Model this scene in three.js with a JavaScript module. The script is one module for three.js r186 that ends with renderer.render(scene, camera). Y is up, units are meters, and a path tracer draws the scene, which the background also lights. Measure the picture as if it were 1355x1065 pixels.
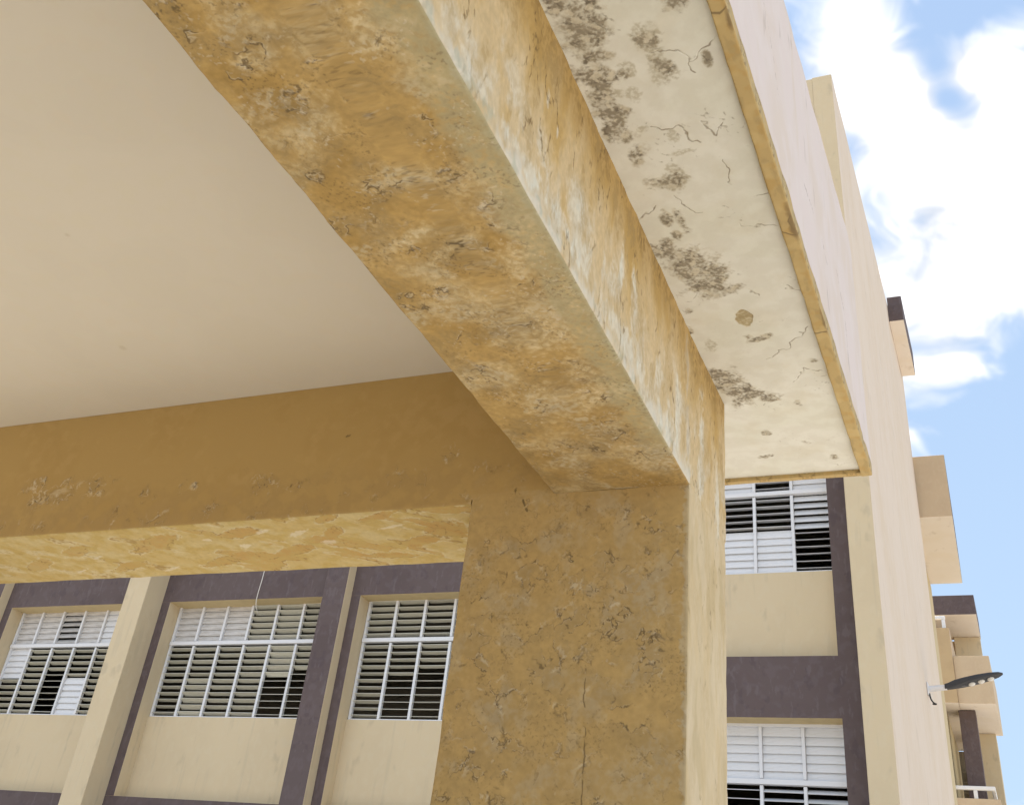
import * as THREE from 'three';
import { mergeGeometries } from 'three/addons/utils/BufferGeometryUtils.js';

// ---------------------------------------------------------------- noise
const PERM = new Uint8Array(512);
{ let s = 12345; const p = [...Array(256).keys()];
  for (let i = 255; i > 0; i--) { s = (s * 1103515245 + 12345) & 0x7fffffff; const j = s % (i + 1); [p[i], p[j]] = [p[j], p[i]]; }
  for (let i = 0; i < 512; i++) PERM[i] = p[i & 255]; }
const GX = new Float32Array(256), GY = new Float32Array(256);
for (let i = 0; i < 256; i++) { GX[i] = Math.cos(i * 2.399963); GY[i] = Math.sin(i * 2.399963); }
function gn(x, y) {                                   // gradient noise, about -0.7 .. 0.7
  const xf = Math.floor(x), yf = Math.floor(y), X = xf & 255, Y = yf & 255; x -= xf; y -= yf;
  const u = x * x * x * (x * (x * 6 - 15) + 10), v = y * y * y * (y * (y * 6 - 15) + 10);
  const a = PERM[PERM[X] + Y], b = PERM[PERM[X + 1] + Y], c = PERM[PERM[X] + Y + 1], d = PERM[PERM[X + 1] + Y + 1];
  const n0 = GX[a] * x + GY[a] * y, n1 = GX[b] * (x - 1) + GY[b] * y, n2 = GX[c] * x + GY[c] * (y - 1), n3 = GX[d] * (x - 1) + GY[d] * (y - 1);
  return (n0 + u * (n1 - n0)) * (1 - v) + (n2 + u * (n3 - n2)) * v;
}
function fbm(x, y, o = 4) { let s = 0, a = 0.5, n = 0; for (let i = 0; i < o; i++) { s += a * gn(x, y); n += a; x = x * 2.03 + 17.3; y = y * 2.03 + 9.1; a *= 0.5; } return 0.5 + s / n * 0.85; }
const ss = (a, b, x) => { x = (x - a) / (b - a); x = x < 0 ? 0 : x > 1 ? 1 : x; return x * x * (3 - 2 * x); };
const clamp = (x, a = 0, b = 1) => x < a ? a : x > b ? b : x;
function rng(seed) { return () => { seed = (seed + 0x6d2b79f5) | 0; let t = Math.imul(seed ^ (seed >>> 15), 1 | seed); t = (t + Math.imul(t ^ (t >>> 7), 61 | t)) ^ t; return ((t ^ (t >>> 14)) >>> 0) / 4294967296; }; }

// ---------------------------------------------------------------- camera, sky, sun, exposure
const scene = new THREE.Scene();
const W = 1355, H = 1065;
const camera = new THREE.PerspectiveCamera(40.947, W / H, 0.05, 2000);
{
  const yaw = -0.49112571, pit = 0.61552871, rol = 0.14431533;
  const fwd = new THREE.Vector3(Math.sin(yaw) * Math.cos(pit), Math.sin(pit), -Math.cos(yaw) * Math.cos(pit));
  const r0 = new THREE.Vector3(Math.cos(yaw), 0, Math.sin(yaw)), u0 = new THREE.Vector3().crossVectors(r0, fwd);
  const r = r0.clone().multiplyScalar(Math.cos(rol)).addScaledVector(u0, Math.sin(rol));
  const u = u0.clone().multiplyScalar(Math.cos(rol)).addScaledVector(r0, -Math.sin(rol));
  camera.quaternion.setFromRotationMatrix(new THREE.Matrix4().makeBasis(r, u, fwd.clone().negate()));
  camera.position.set(0, 1.6, 0);
  camera.setViewOffset(W, H, 30.4, 158.3, W, H);       // the photograph is the lower part of a taller frame
}
const SUN = new THREE.Vector3(-0.16, 0.95, -0.27).normalize();
const SKYW = 3200, SKYH = 1600;
{
  const data = new Float32Array(SKYW * SKYH * 4);
  // heaps of cloud and gaps between them: direction, width, weight
  const heaps = [[-0.079, 0.761, -0.644, 0.03, -0.3], [-0.045, 0.745, -0.67, 0.03, 0.26], [-0.04, 0.71, -0.70, 0.04, 0.24], [-0.01, 0.68, -0.73, 0.05, 0.32], [0.01, 0.61, -0.79, 0.09, 0.34], [0.065, 0.645, -0.76, 0.07, 0.3], [0.0, 0.545, -0.84, 0.055, 0.26], [0.056, 0.708, -0.703, 0.022, 0.5], [0.08, 0.69, -0.72, 0.03, 0.3], [0.007, 0.69, -0.72, 0.02, 0.2],
    [0.02, 0.748, -0.663, 0.032, -0.34], [0.065, 0.752, -0.656, 0.035, -0.46], [0.12, 0.76, -0.64, 0.05, -0.3], [0.02, 0.716, -0.698, 0.014, -0.3], [0.036, 0.690, -0.723, 0.021, -0.5], [0.020, 0.696, -0.718, 0.013, -0.36], [0.05, 0.515, -0.856, 0.03, -0.26], [0.04, 0.545, -0.837, 0.014, -0.22], [0.015, 0.39, -0.92, 0.11, -0.34], [-0.012, 0.452, -0.892, 0.035, -0.24], [0.045, 0.468, -0.881, 0.045, -0.26], [-0.04, 0.3, -0.95, 0.14, -0.3], [-0.075, 0.2, -0.97, 0.14, -0.3]];
  for (const h of heaps) { const l = Math.hypot(h[0], h[1], h[2]); h[0] /= l; h[1] /= l; h[2] /= l; }
  for (let j = 0; j < SKYH; j++) {
    const el = ((j + 0.5) / SKYH - 0.5) * Math.PI, y = Math.sin(el), c = Math.cos(el);
    for (let i = 0; i < SKYW; i++) {
      const k = (j * SKYW + i) * 4; data[k + 3] = 1;
      if (y < -0.004) { data[k] = 0.5; data[k + 1] = 0.55; data[k + 2] = 0.6; continue; }
      const az = ((i + 0.5) / SKYW - 0.5) * 2 * Math.PI, x = c * Math.cos(az), z = c * Math.sin(az);
      const yy = Math.max(y, 0) + 0.28, px = x / yy * 2.1 + 40, pz = z / yy * 2.1 + 40;
      const ax = fbm(px * 3.1 + 5, pz * 3.1, 3) - 0.5, az2 = fbm(px * 3.1 + 50, pz * 3.1 + 20, 3) - 0.5;
      const wx = px + 0.30 * ax, wz = pz + 0.30 * az2;
      const big = fbm(wx * 1.4, wz * 1.4, 3) - 0.5, puff = fbm(wx * 5.5 + 9, wz * 5.5, 6) - 0.5, wisp = fbm(wx * 19 + 0.6 * puff, wz * 19, 4) - 0.5;
      let bias = 0;
      if (z < -0.4) for (const h of heaps) { const a = (2 - 2 * (x * h[0] + y * h[1] + z * h[2])) * (1 + 1.2 * puff); if (a < h[3] * h[3] * 9) bias += h[4] * Math.exp(-a / (h[3] * h[3])); }
      const d = 0.51 + 0.9 * big + 0.85 * puff + 0.26 * wisp + bias;
      const cov = 0.82 * ss(0.42, 0.80, d) + 0.18 * ss(0.34, 0.52, d), thick = ss(0.6, 1.0, d);
      const t = Math.pow(1 - clamp(y), 1.6);
      const br = 0.375 + 0.17 * t, bg = 0.525 + 0.20 * t, bb = 0.79 + 0.13 * t;
      const lum = 0.92 + 0.34 * thick + 0.5 * puff + 0.25 * wisp;
      data[k] = br + (lum * 0.99 - br) * cov; data[k + 1] = bg + (lum * 1.0 - bg) * cov; data[k + 2] = bb + (lum * 1.03 - bb) * cov;
    }
  }
  const sky = new THREE.DataTexture(data, SKYW, SKYH, THREE.RGBAFormat, THREE.FloatType);
  sky.mapping = THREE.EquirectangularReflectionMapping; sky.magFilter = THREE.LinearFilter; sky.minFilter = THREE.LinearFilter; sky.needsUpdate = true; sky.name = 'sky';
  scene.background = sky; scene.environment = sky;
}
const sun = new THREE.DirectionalLight(0xfff0dc, 4.8);
sun.position.copy(SUN).multiplyScalar(60); sun.castShadow = true; sun.shadow.mapSize.set(2048, 2048);
Object.assign(sun.shadow.camera, { left: -40, right: 40, top: 40, bottom: -40, near: 1, far: 160 });
sun.name = 'sun'; scene.add(sun); scene.add(sun.target);

const renderer = new THREE.WebGLRenderer({ antialias: true });
renderer.toneMapping = THREE.LinearToneMapping;
renderer.toneMappingExposure = 1.18;
renderer.shadowMap.enabled = true;

// ---------------------------------------------------------------- materials
const ENC = new Uint8Array(4097);
for (let i = 0; i <= 4096; i++) { const c = i / 4096; ENC[i] = Math.round(255 * (c <= 0.0031308 ? 12.92 * c : 1.055 * Math.pow(c, 1 / 2.4) - 0.055)); }
const mixc = (o, c, t) => { o[0] += (c[0] - o[0]) * t; o[1] += (c[1] - o[1]) * t; o[2] += (c[2] - o[2]) * t; };
// A wall paint: fn(x, y, out) with x, y in metres over the rectangle (x0, y0) - (x1, y1) writes linear colour in out[0..2] and height in mm in out[3]
function paint(name, [x0, y0, x1, y1], w, h, fn, { mm = 4, rough = 0.9, repeat = 'mirror' } = {}) {
  const col = new Uint8Array(w * h * 4), hgt = new Uint8Array(w * h * 4), o = [0, 0, 0, 0];
  for (let j = 0; j < h; j++) for (let i = 0; i < w; i++) {
    o[3] = 0; fn(x0 + (i + 0.5) / w * (x1 - x0), y0 + (j + 0.5) / h * (y1 - y0), o);
    const k = (j * w + i) * 4;
    for (let q = 0; q < 3; q++) col[k + q] = ENC[(clamp(o[q], 0.004, 0.95) * 4096) | 0];
    const v = Math.round(255 * clamp(0.5 + o[3] / mm)); hgt[k] = hgt[k + 1] = hgt[k + 2] = v; col[k + 3] = hgt[k + 3] = 255;
  }
  const mk = (d, srgb) => { const t = new THREE.DataTexture(d, w, h, THREE.RGBAFormat); t.magFilter = t.minFilter = THREE.LinearFilter; t.wrapS = t.wrapT = repeat === 'mirror' ? THREE.MirroredRepeatWrapping : THREE.RepeatWrapping; if (srgb) t.colorSpace = THREE.SRGBColorSpace; t.needsUpdate = true; return t; };
  const m = new THREE.MeshStandardMaterial({ map: mk(col, true), bumpMap: mk(hgt, false), bumpScale: mm / 1000, roughness: rough });
  m.name = name; m.userData.rect = [x0, y0, x1, y1];
  return m;
}
// nearness (1 in the middle, 0 outside) to ragged spots [x, y, rx, ry, angle]
function spots(list) {
  for (const s of list) { s[3] ??= s[2]; s[4] ??= 0; s.c = Math.cos(s[4]); s.s = Math.sin(s[4]); s.r = 1.8 * Math.max(s[2], s[3]); }
  return (x, y, ragged) => {
    let m = 0;
    for (const s of list) {
      const dx = x - s[0], dy = y - s[1]; if (dx > s.r || dx < -s.r || dy > s.r || dy < -s.r) continue;
      const a = (dx * s.c + dy * s.s) / s[2], b = (-dx * s.s + dy * s.c) / s[3], v = 1 - Math.sqrt(a * a + b * b) + ragged;
      if (v > m) m = v;
    }
    return m;
  };
}
// nearness to hair cracks given as polylines
function cracks(lines, wid, wob = 0.012) {
  return (x, y) => {
    const wx = x + wob * (fbm(x * 28, y * 28, 3) - 0.5) * 2, wy = y + wob * (fbm(x * 28 + 90, y * 28 + 7, 3) - 0.5) * 2;
    let m = 0;
    for (const L of lines) for (let i = 0; i + 1 < L.length; i++) {
      const ax = L[i][0], ay = L[i][1], bx = L[i + 1][0] - ax, by = L[i + 1][1] - ay, px = wx - ax, py = wy - ay;
      const t = clamp((px * bx + py * by) / (bx * bx + by * by + 1e-9)), d = Math.hypot(px - t * bx, py - t * by);
      if (d < wid) m = Math.max(m, 1 - d / wid);
    }
    return m;
  };
}
const OCHRE = [0.43, 0.285, 0.098], DARK = [0.115, 0.075, 0.03], WHITEFLAKE = [0.66, 0.58, 0.43];

function ridge(x, y, o) { let s = 0, a = 0.5, n = 0; for (let i = 0; i < o; i++) { let v = 1 - Math.abs(gn(x, y)) * 2.4; if (v < 0) v = 0; s += a * v * v; n += a; x = x * 2.13 + 31.7; y = y * 2.13 + 5.9; a *= 0.55; } return s / n; }
// blistered paint: broken crusts of lifted and lost paint in ragged clusters. k = how much of it there is here
function blisters(x, y, o, k, seed = 0, whiteness = 1, lines = 1, fine = 11) {
  if (k <= 0.02) return;
  const X = x + seed, Y = y - seed * 0.7;
  const ax = fbm(X * 26, Y * 26, 3) - 0.5, ay = fbm(X * 26 + 33, Y * 26 + 8, 3) - 0.5;
  const wx = X + 0.022 * ax, wy = Y + 0.022 * ay;
  const m = clamp((k - 0.25 + 1.5 * (fbm(X * 15 + 4, Y * 15, 4) - 0.5)) * 1.5);
  if (m <= 0) return;
  const grain = fbm(X * 210, Y * 210, 2) - 0.5, R = ridge(wx * 17, wy * 17, 5) + 0.22 * grain, R2 = ridge((wx + 0.0035) * 17, (wy - 0.003) * 17, 4) + 0.3 * grain;
  const n = fbm(wx * fine + 3, wy * fine, 5), broken = ss(0.44, 0.58, fbm(X * 24 + 7, Y * 24 + 70, 3) + 0.25 * grain);
  const rim = (1 - ss(0.004, 0.024, Math.abs(n - 0.52))) * broken * lines;
  const dark = clamp(ss(0.56, 0.80, R) * 0.8 * broken + rim) * m;
  const wh = clamp(ss(0.55, 0.75, R2) * ss(0.5, 0.64, fbm(X * 20 + 60, Y * 20, 3)) + 0.7 * (1 - ss(0.004, 0.018, Math.abs(n - 0.548))) * broken * lines) * m * whiteness;
  mixc(o, [o[0] * 0.83, o[1] * 0.85, o[2] * 0.92], m * 0.7 * ss(0.4, 0.6, n + grain * 0.3));
  mixc(o, WHITEFLAKE, clamp(wh * 0.62));
  mixc(o, DARK, clamp(dark * 0.86));
  o[3] += m * (0.9 * ss(0.50, 0.54, n) + 0.8 * (wh > dark ? wh : 0) - 0.9 * dark + 0.5 * grain);
}
const trowel = (x, y, o, amp = 1) => { o[3] += amp * (0.5 * (fbm(x * 16, y * 16, 4) - 0.5) + 0.22 * (fbm(x * 110, y * 110, 3) - 0.5)); };

// underside of the near beam: x across, y = z along
const underPale = spots([[-0.765, -0.87, 0.06, 0.04, 0.9], [-0.718, -1.206, 0.07, 0.03, 0.5], [-0.688, -1.463, 0.08, 0.07], [-0.638, -1.268, 0.05, 0.05], [-0.633, -1.634, 0.06, 0.1], [-0.75, -1.157, 0.07, 0.022, 0.2], [-0.637, -0.751, 0.06, 0.03, 0.8], [-0.72, -1.7, 0.1, 0.08], [-0.79, -0.75, 0.04, 0.03]]);
const underDark = spots([[-0.661, -0.94, 0.035], [-0.64, -0.777, 0.022], [-0.781, -0.834, 0.05, 0.03], [-0.919, -0.906, 0.04], [-0.624, -1.113, 0.04], [-0.706, -1.209, 0.045, 0.03], [-0.623, -1.171, 0.05, 0.03], [-0.799, -1.316, 0.05, 0.03], [-0.835, -1.331, 0.04], [-0.641, -1.843, 0.06, 0.08], [-0.833, -1.591, 0.05], [-0.72, -0.794, 0.035], [-0.737, -1.028, 0.05, 0.03], [-0.722, -0.882, 0.03], [-0.779, -0.733, 0.05], [-0.868, -0.652, 0.05], [-0.86, -1.1, 0.03], [-0.6, -1.95, 0.05], [-0.68, -1.04, 0.04, 0.02], [-0.76, -1.2, 0.03], [-0.66, -1.31, 0.035, 0.02], [-0.62, -1.42, 0.04, 0.025], [-0.71, -1.45, 0.05, 0.025], [-0.8, -1.45, 0.03], [-0.69, -1.58, 0.05, 0.025], [-0.76, -1.72, 0.05, 0.03], [-0.64, -1.7, 0.04], [-0.84, -0.98, 0.03], [-0.83, -0.78, 0.035], [-0.68, -0.68, 0.03], [-0.75, -0.65, 0.04, 0.02], [-0.86, -1.82, 0.03], [-0.72, -1.9, 0.05, 0.03]]);
const mBeamUnder = paint('blistered ochre paint', [-0.92, -2.12, -0.54, -0.12], 400, 2000, (x, y, o) => {
  const w1 = fbm(x * 6, y * 6 + 3, 4), w2 = fbm(x * 24 + 9, y * 24, 5), w3 = fbm(x * 85, y * 85, 3);
  mixc(o, [0.465, 0.31, 0.108], 1);
  const far = ss(-0.9, -1.9, y);                                                           // the far end was washed paler
  const hz = fbm(x * 9 + 0.3 * (w2 - 0.5) + 20, y * 9 + 9, 6);
  const pale = clamp(clamp(underPale(x, y, 1.5 * (w2 - 0.5) + 0.6 * (w3 - 0.5))) * 1.2 + ss(0.47, 0.64, 0.6 * w1 + 0.4 * hz + 0.05 * far) * 0.8);
  const web = 0.35 + 0.65 * ss(0.3, 0.62, 0.45 * w3 + 0.55 * ridge(x * 40 + 2 * (w2 - 0.5), y * 40 + 2 * (w3 - 0.5), 4));
  mixc(o, [0.585, 0.475, 0.275], pale * web * 0.95);
  mixc(o, [0.385, 0.24, 0.064], ss(0.52, 0.7, fbm(x * 8 + 40, y * 8 + 0.3 * (w2 - 0.5), 5)) * 0.65 * (1 - pale * 0.6));
  mixc(o, [0.50, 0.42, 0.27], ss(0.58, 0.68, hz) * ss(0.4, 0.6, w3) * 0.6);
  const gm = fbm(x * 12 + 70 + 0.3 * (w2 - 0.5), y * 12 + 13, 6), gr = ss(0.5, 0.64, gm + 0.10 * (w3 - 0.5)); mixc(o, [0.31, 0.215, 0.085], gr * (0.3 + 0.7 * ss(0.36, 0.6, 0.5 * w3 + 0.5 * ridge(x * 44 + 3, y * 44, 3))) * 0.7);
  const edge = -0.626 + 0.03 * (fbm(y * 9, 3, 4) - 0.5) + 0.05 * (w2 - 0.5) - 0.008 * ss(-1.9, -1.2, y);                 // bare greenish render along the outer edge
  const bare = ss(edge - 0.008, edge + 0.022, x + 0.02 * (w3 - 0.5)) * ss(-2.02, -1.85, y + 0.08 * (w2 - 0.5));
  mixc(o, [0.47, 0.40, 0.225], bare * (0.8 - 0.4 * ss(0.42, 0.66, w3)));
  mixc(o, [0.36, 0.36, 0.25], bare * ss(-0.584, -0.562, x + 0.03 * (w3 - 0.5) + 0.03 * (w2 - 0.5)) * 0.55);
  trowel(x, y, o, 1.3);
  blisters(x, y, o, (0.26 + 1.1 * clamp(underDark(x, y, 1.0 * (w2 - 0.5)) * 1.7)) * (1 - bare * 0.6), 2, 0.9, 0.85, 13);
  const g = ss(0.58, 0.74, fbm(x * 150, y * 150, 2)) * ss(0.48, 0.66, fbm(x * 13 + 4, y * 13, 4)), q = ss(0.6, 0.74, fbm(x * 130 + 50, y * 130, 2)) * ss(0.55, 0.68, fbm(x * 16 + 40, y * 16, 4));
  mixc(o, DARK, g * 0.42); mixc(o, WHITEFLAKE, q * 0.4); for (let i = 0; i < 3; i++) o[i] *= 1 + 0.4 * (w3 - 0.5) + 0.3 * (w2 - 0.5);
  o[3] += q * 0.3 - bare * 0.4 - g * 0.3 + 0.5 * (w3 - 0.5);
}, { mm: 6 });

// front of the column and cross beam: x, y
const frontDark = spots([[-0.959, 2.649, 0.05, 0.03], [-0.815, 2.454, 0.04, 0.05], [-0.759, 2.386, 0.04, 0.06], [-0.748, 2.485, 0.03], [-0.651, 2.565, 0.04], [-0.616, 2.512, 0.03, 0.05], [-0.907, 2.325, 0.05, 0.04], [-0.867, 2.261, 0.05], [-0.806, 2.339, 0.04, 0.06], [-1.004, 2.262, 0.05], [-0.971, 2.14, 0.05, 0.05], [-0.834, 2.276, 0.06, 0.03], [-0.683, 2.144, 0.05], [-0.939, 2.459, 0.05, 0.06], [-0.965, 2.53, 0.05, 0.03], [-0.931, 2.083, 0.04], [-0.641, 2.26, 0.03, 0.06], [-1.014, 2.081, 0.04, 0.08], [-0.7, 2.35, 0.07, 0.1], [-1.03, 2.36, 0.04, 0.1]]);
const frontGrey = spots([[-0.69, 2.42, 0.09, 0.14], [-0.83, 2.24, 0.07, 0.04], [-0.76, 2.05, 0.09, 0.04], [-0.93, 2.39, 0.05, 0.03], [-0.86, 2.55, 0.06, 0.05], [-0.65, 2.06, 0.06, 0.09]]);
const beamFlake = spots([[-2.415, 2.767, 0.10, 0.055, 0.4], [-2.289, 2.769, 0.055, 0.04], [-2.527, 2.787, 0.06, 0.045], [-2.47, 2.75, 0.09, 0.03], [-1.93, 2.748, 0.03, 0.02], [-1.70, 2.742, 0.05, 0.035], [-1.6, 2.715, 0.035, 0.02], [-2.1, 2.735, 0.03, 0.02], [-1.163, 2.774, 0.035, 0.03]]);
const frontCrack = cracks([[[-0.774, 2.231], [-0.768, 2.1], [-0.762, 1.9]]], 0.0022, 0.006), frontSeam = cracks([[[-0.98, 2.665], [-0.957, 2.645], [-0.94, 2.61]], [[-1.474, 2.858], [-1.466, 2.855]]], 0.007);
const mFront = paint('weathered ochre paint', [-2.97, 1.9, -0.55, 3.04], 1800, 848, (x, y, o) => {
  const w1 = fbm(x * 4, y * 4 + 30, 4), w2 = fbm(x * 22 + 9, y * 22, 4), w3 = fbm(x * 75, y * 75, 3);
  mixc(o, OCHRE, 1);
  mixc(o, [0.40, 0.255, 0.08], ss(0.4, 0.65, w1) * 0.55); if (x > -1.09 && y < 2.66) mixc(o, [0.465, 0.325, 0.135], 0.45);
  mixc(o, [0.48, 0.325, 0.125], ss(0.5, 0.7, w2 * 0.5 + w1 * 0.5) * 0.45);
  const low = ss(2.80, 2.70, y + 0.08 * (w2 - 0.5) + 0.06 * (w1 - 0.5)), col = x > -1.09 ? ss(2.72, 2.55, y + 0.2 * (w1 - 0.5)) : 0;
  mixc(o, [0.36, 0.235, 0.085], low * (1 - col) * 0.55 * ss(0.35, 0.6, w2));                 // damp, dirty lower part of the beam
  const gr = clamp(frontGrey(x, y, 1.6 * (w2 - 0.5)) * 1.2) * 0.7 + (col > 0 ? col * ss(0.55, 0.7, fbm(x * 7, y * 7 + 80, 4)) * 0.5 : 0);
  mixc(o, [0.385, 0.315, 0.195], clamp(gr) * (0.3 + 0.7 * ss(0.4, 0.62, w3)) * 0.6);
  const rim = ss(-0.578, -0.570, x + 0.03 * (w2 - 0.5) + 0.02 * (w3 - 0.5)) * (y < 2.66 ? 1 : 0);
  mixc(o, [0.44, 0.37, 0.24], rim * 0.6);
  if (col > 0) mixc(o, [0.43, 0.335, 0.19], col * ss(0.54, 0.70, fbm(x * 12 + 20, y * 9 + 5, 5) + 0.2 * (w3 - 0.5)) * 0.5); for (let i = 0; i < 3; i++) o[i] *= 1 + col * (0.24 * (w3 - 0.5) + 0.22 * (w2 - 0.5));
  trowel(x, y, o, 0.8 + 0.9 * col);
  const fl = clamp(beamFlake(x, y, 1.2 * (w2 - 0.5)) * 1.6) * (x < -1.09 ? 1 : 0);
  blisters(x, y, o, Math.max(col * (0.50 + 0.55 * clamp(frontDark(x, y, 1.2 * (w2 - 0.5)) * 1.8)), fl * 1.0, 0.3 * low * (1 - col)), 5, col > 0.5 ? 0.7 : 1.2, 0.9, 22);
  if (fl > 0) { const n = fbm((x + 0.02 * (w2 - 0.5)) * 12 + 41, (y + 0.02 * (w3 - 0.5)) * 15, 5), b = ss(0.42, 0.56, fbm(x * 15 + 90, y * 15, 4)), q = ((1 - ss(0.006, 0.028, Math.abs(n - 0.5))) * b + 0.6 * ss(0.62, 0.7, n) * b) * clamp(fl * 1.4); mixc(o, [0.58, 0.47, 0.30], q * 0.8); o[3] += 0.8 * q; }
  const cr = Math.max(frontCrack(x, y) * ss(0.36, 0.5, w2), frontSeam(x, y) * ss(0.4, 0.55, w3)); mixc(o, [0.13, 0.085, 0.03], ss(0.2, 0.7, cr) * 0.8); o[3] -= cr * 1.2;
  const g = col > 0 ? ss(0.62, 0.74, fbm(x * 160, y * 160, 2)) * ss(0.5, 0.64, fbm(x * 11 + 4, y * 11, 4)) * (0.15 + 0.85 * col) : 0;
  mixc(o, DARK, g * 0.35);
}, { mm: 6 });

// outer face of the near beam and of the column: x = z along, y
const faceWhite = spots([[-0.904, 2.68, 0.08, 0.025], [-1.098, 2.687, 0.16, 0.022], [-1.242, 2.705, 0.12, 0.03], [-1.331, 2.711, 0.07, 0.05], [-1.624, 2.70, 0.16, 0.035], [-1.888, 2.68, 0.2, 0.03], [-1.3, 2.78, 0.05, 0.06], [-1.66, 2.80, 0.03, 0.1], [-1.125, 2.766, 0.012, 0.03], [-1.56, 2.83, 0.02, 0.1], [-2.2, 2.78, 0.03, 0.15], [-2.35, 2.72, 0.02, 0.12], [-2.0, 2.75, 0.04, 0.12], [-1.14, 2.88, 0.008, 0.03], [-1.19, 2.85, 0.006, 0.02]]);
const faceGrey = cracks([[[-2.06, 3.02], [-2.075, 2.86], [-2.08, 2.72]]], 0.02, 0.02);
const mFace = paint('streaked pale peach coat', [-2.45, 1.88, -0.43, 3.05], 1800, 1040, (x, y, o) => {
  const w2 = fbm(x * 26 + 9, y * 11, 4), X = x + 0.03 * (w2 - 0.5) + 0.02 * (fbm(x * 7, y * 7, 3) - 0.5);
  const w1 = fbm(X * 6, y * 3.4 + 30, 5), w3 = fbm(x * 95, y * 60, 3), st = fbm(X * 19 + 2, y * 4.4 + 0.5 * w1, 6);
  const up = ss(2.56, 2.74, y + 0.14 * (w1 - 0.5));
  mixc(o, [0.57, 0.435, 0.24], 1);  // base paler and less yellow than on the front
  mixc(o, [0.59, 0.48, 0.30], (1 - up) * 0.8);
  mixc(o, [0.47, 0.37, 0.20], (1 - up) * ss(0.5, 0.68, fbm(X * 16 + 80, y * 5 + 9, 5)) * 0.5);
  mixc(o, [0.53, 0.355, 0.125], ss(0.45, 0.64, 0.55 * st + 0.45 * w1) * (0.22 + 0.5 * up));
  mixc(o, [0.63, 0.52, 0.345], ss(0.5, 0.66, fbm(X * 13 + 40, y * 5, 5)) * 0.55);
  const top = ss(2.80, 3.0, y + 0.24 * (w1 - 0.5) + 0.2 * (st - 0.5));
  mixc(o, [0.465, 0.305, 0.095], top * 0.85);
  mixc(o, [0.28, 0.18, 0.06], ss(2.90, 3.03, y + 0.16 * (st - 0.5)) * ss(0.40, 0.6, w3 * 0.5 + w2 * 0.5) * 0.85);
  const wh = clamp(faceWhite(x, y, 1.7 * (w2 - 0.5) + 0.8 * (w3 - 0.5) + 0.8 * (st - 0.5)) * 1.5);
  mixc(o, [0.65, 0.60, 0.48], wh * 0.75); mixc(o, [0.63, 0.66, 0.60], wh * ss(0.5, 0.64, fbm(x * 30, y * 14 + 4, 4)) * 0.45);
  const chalk = up * ss(2.9, 2.74, y + 0.2 * (w1 - 0.5)) * ss(0.46, 0.62, 0.5 * st + 0.5 * fbm(x * 15 + 20, y * 12 + 4, 5)); mixc(o, [0.62, 0.57, 0.45], chalk * (0.5 + 0.5 * ss(0.35, 0.6, w3)) * 0.8);
  const scab = ss(0.52, 0.64, fbm(X * 17 + 90, y * 7 + 30, 6)) * ss(0.4, 0.6, w3 * 0.6 + w2 * 0.4); mixc(o, [0.36, 0.25, 0.10], scab * (0.2 + 0.4 * up + 0.2 * top));
  const low = ss(2.682, 2.652, y + 0.06 * (w2 - 0.5) + 0.02 * (w3 - 0.5)) * (x > -2.1 ? 1 : 0);
  mixc(o, [0.65, 0.62, 0.53], low * ss(0.36, 0.54, fbm(x * 8, 4, 4)) * 0.8);
  mixc(o, [0.40, 0.41, 0.31], low * ss(0.53, 0.66, fbm(x * 16, y * 16 + 9, 4)) * 0.6);
  mixc(o, [0.44, 0.41, 0.35], faceGrey(x, y) * ss(0.35, 0.55, w2) * 0.5);
  trowel(x, y, o, 1.3);
  const R = ridge((x + 0.016 * (w2 - 0.5)) * 22, y * 9, 5) + 0.3 * (w3 - 0.5);
  const spk = ss(0.58, 0.82, R) * ss(0.49, 0.64, fbm(x * 11, y * 4.4 + 50, 4) + 0.07 * top);
  mixc(o, [0.19, 0.12, 0.04], spk * (0.4 + 0.45 * up)); o[3] -= spk * 0.7 + wh * 0.4;
  o[3] += 0.6 * (st - 0.5) * up + 0.7 * (w3 - 0.5) * up;
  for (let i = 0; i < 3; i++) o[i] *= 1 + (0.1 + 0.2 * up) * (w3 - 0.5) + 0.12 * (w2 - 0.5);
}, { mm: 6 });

// underside of the cross beam: x along, y = z
const crossPatch = spots([[-1.431, -2.363, 0.09, 0.022, -0.1], [-1.3, -2.28, 0.07, 0.03, 0.35], [-1.525, -2.203, 0.07, 0.025, 0.8], [-1.60, -2.24, 0.05, 0.03, 0.3], [-1.70, -2.30, 0.10, 0.03, 0.4], [-1.793, -2.17, 0.09, 0.03, 0.25], [-1.209, -2.222, 0.07, 0.06], [-1.36, -2.13, 0.08, 0.018, 0.35], [-1.95, -2.34, 0.12, 0.03, 0.3], [-2.1, -2.2, 0.13, 0.04, 0.4], [-2.406, -2.222, 0.08, 0.03, 0.4], [-2.3, -2.34, 0.1, 0.025, 0.4], [-1.16, -2.36, 0.07, 0.03], [-1.5, -2.12, 0.05, 0.02, 0.4], [-2.62, -2.3, 0.1, 0.03, 0.5]]);
const crossFlake = spots([[-1.83, -2.25, 0.035, 0.014, 0.3], [-1.62, -2.19, 0.05, 0.012, 0.4], [-1.72, -2.17, 0.03, 0.01, 0.4], [-1.35, -2.19, 0.07, 0.006, 0.25], [-2.36, -2.27, 0.04, 0.008, 0.5], [-2.18, -2.38, 0.05, 0.006, 0.4], [-1.56, -2.26, 0.03, 0.012], [-2.5, -2.36, 0.04, 0.005, 0.4], [-1.92, -2.2, 0.02, 0.008, 0.3]]);
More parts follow.
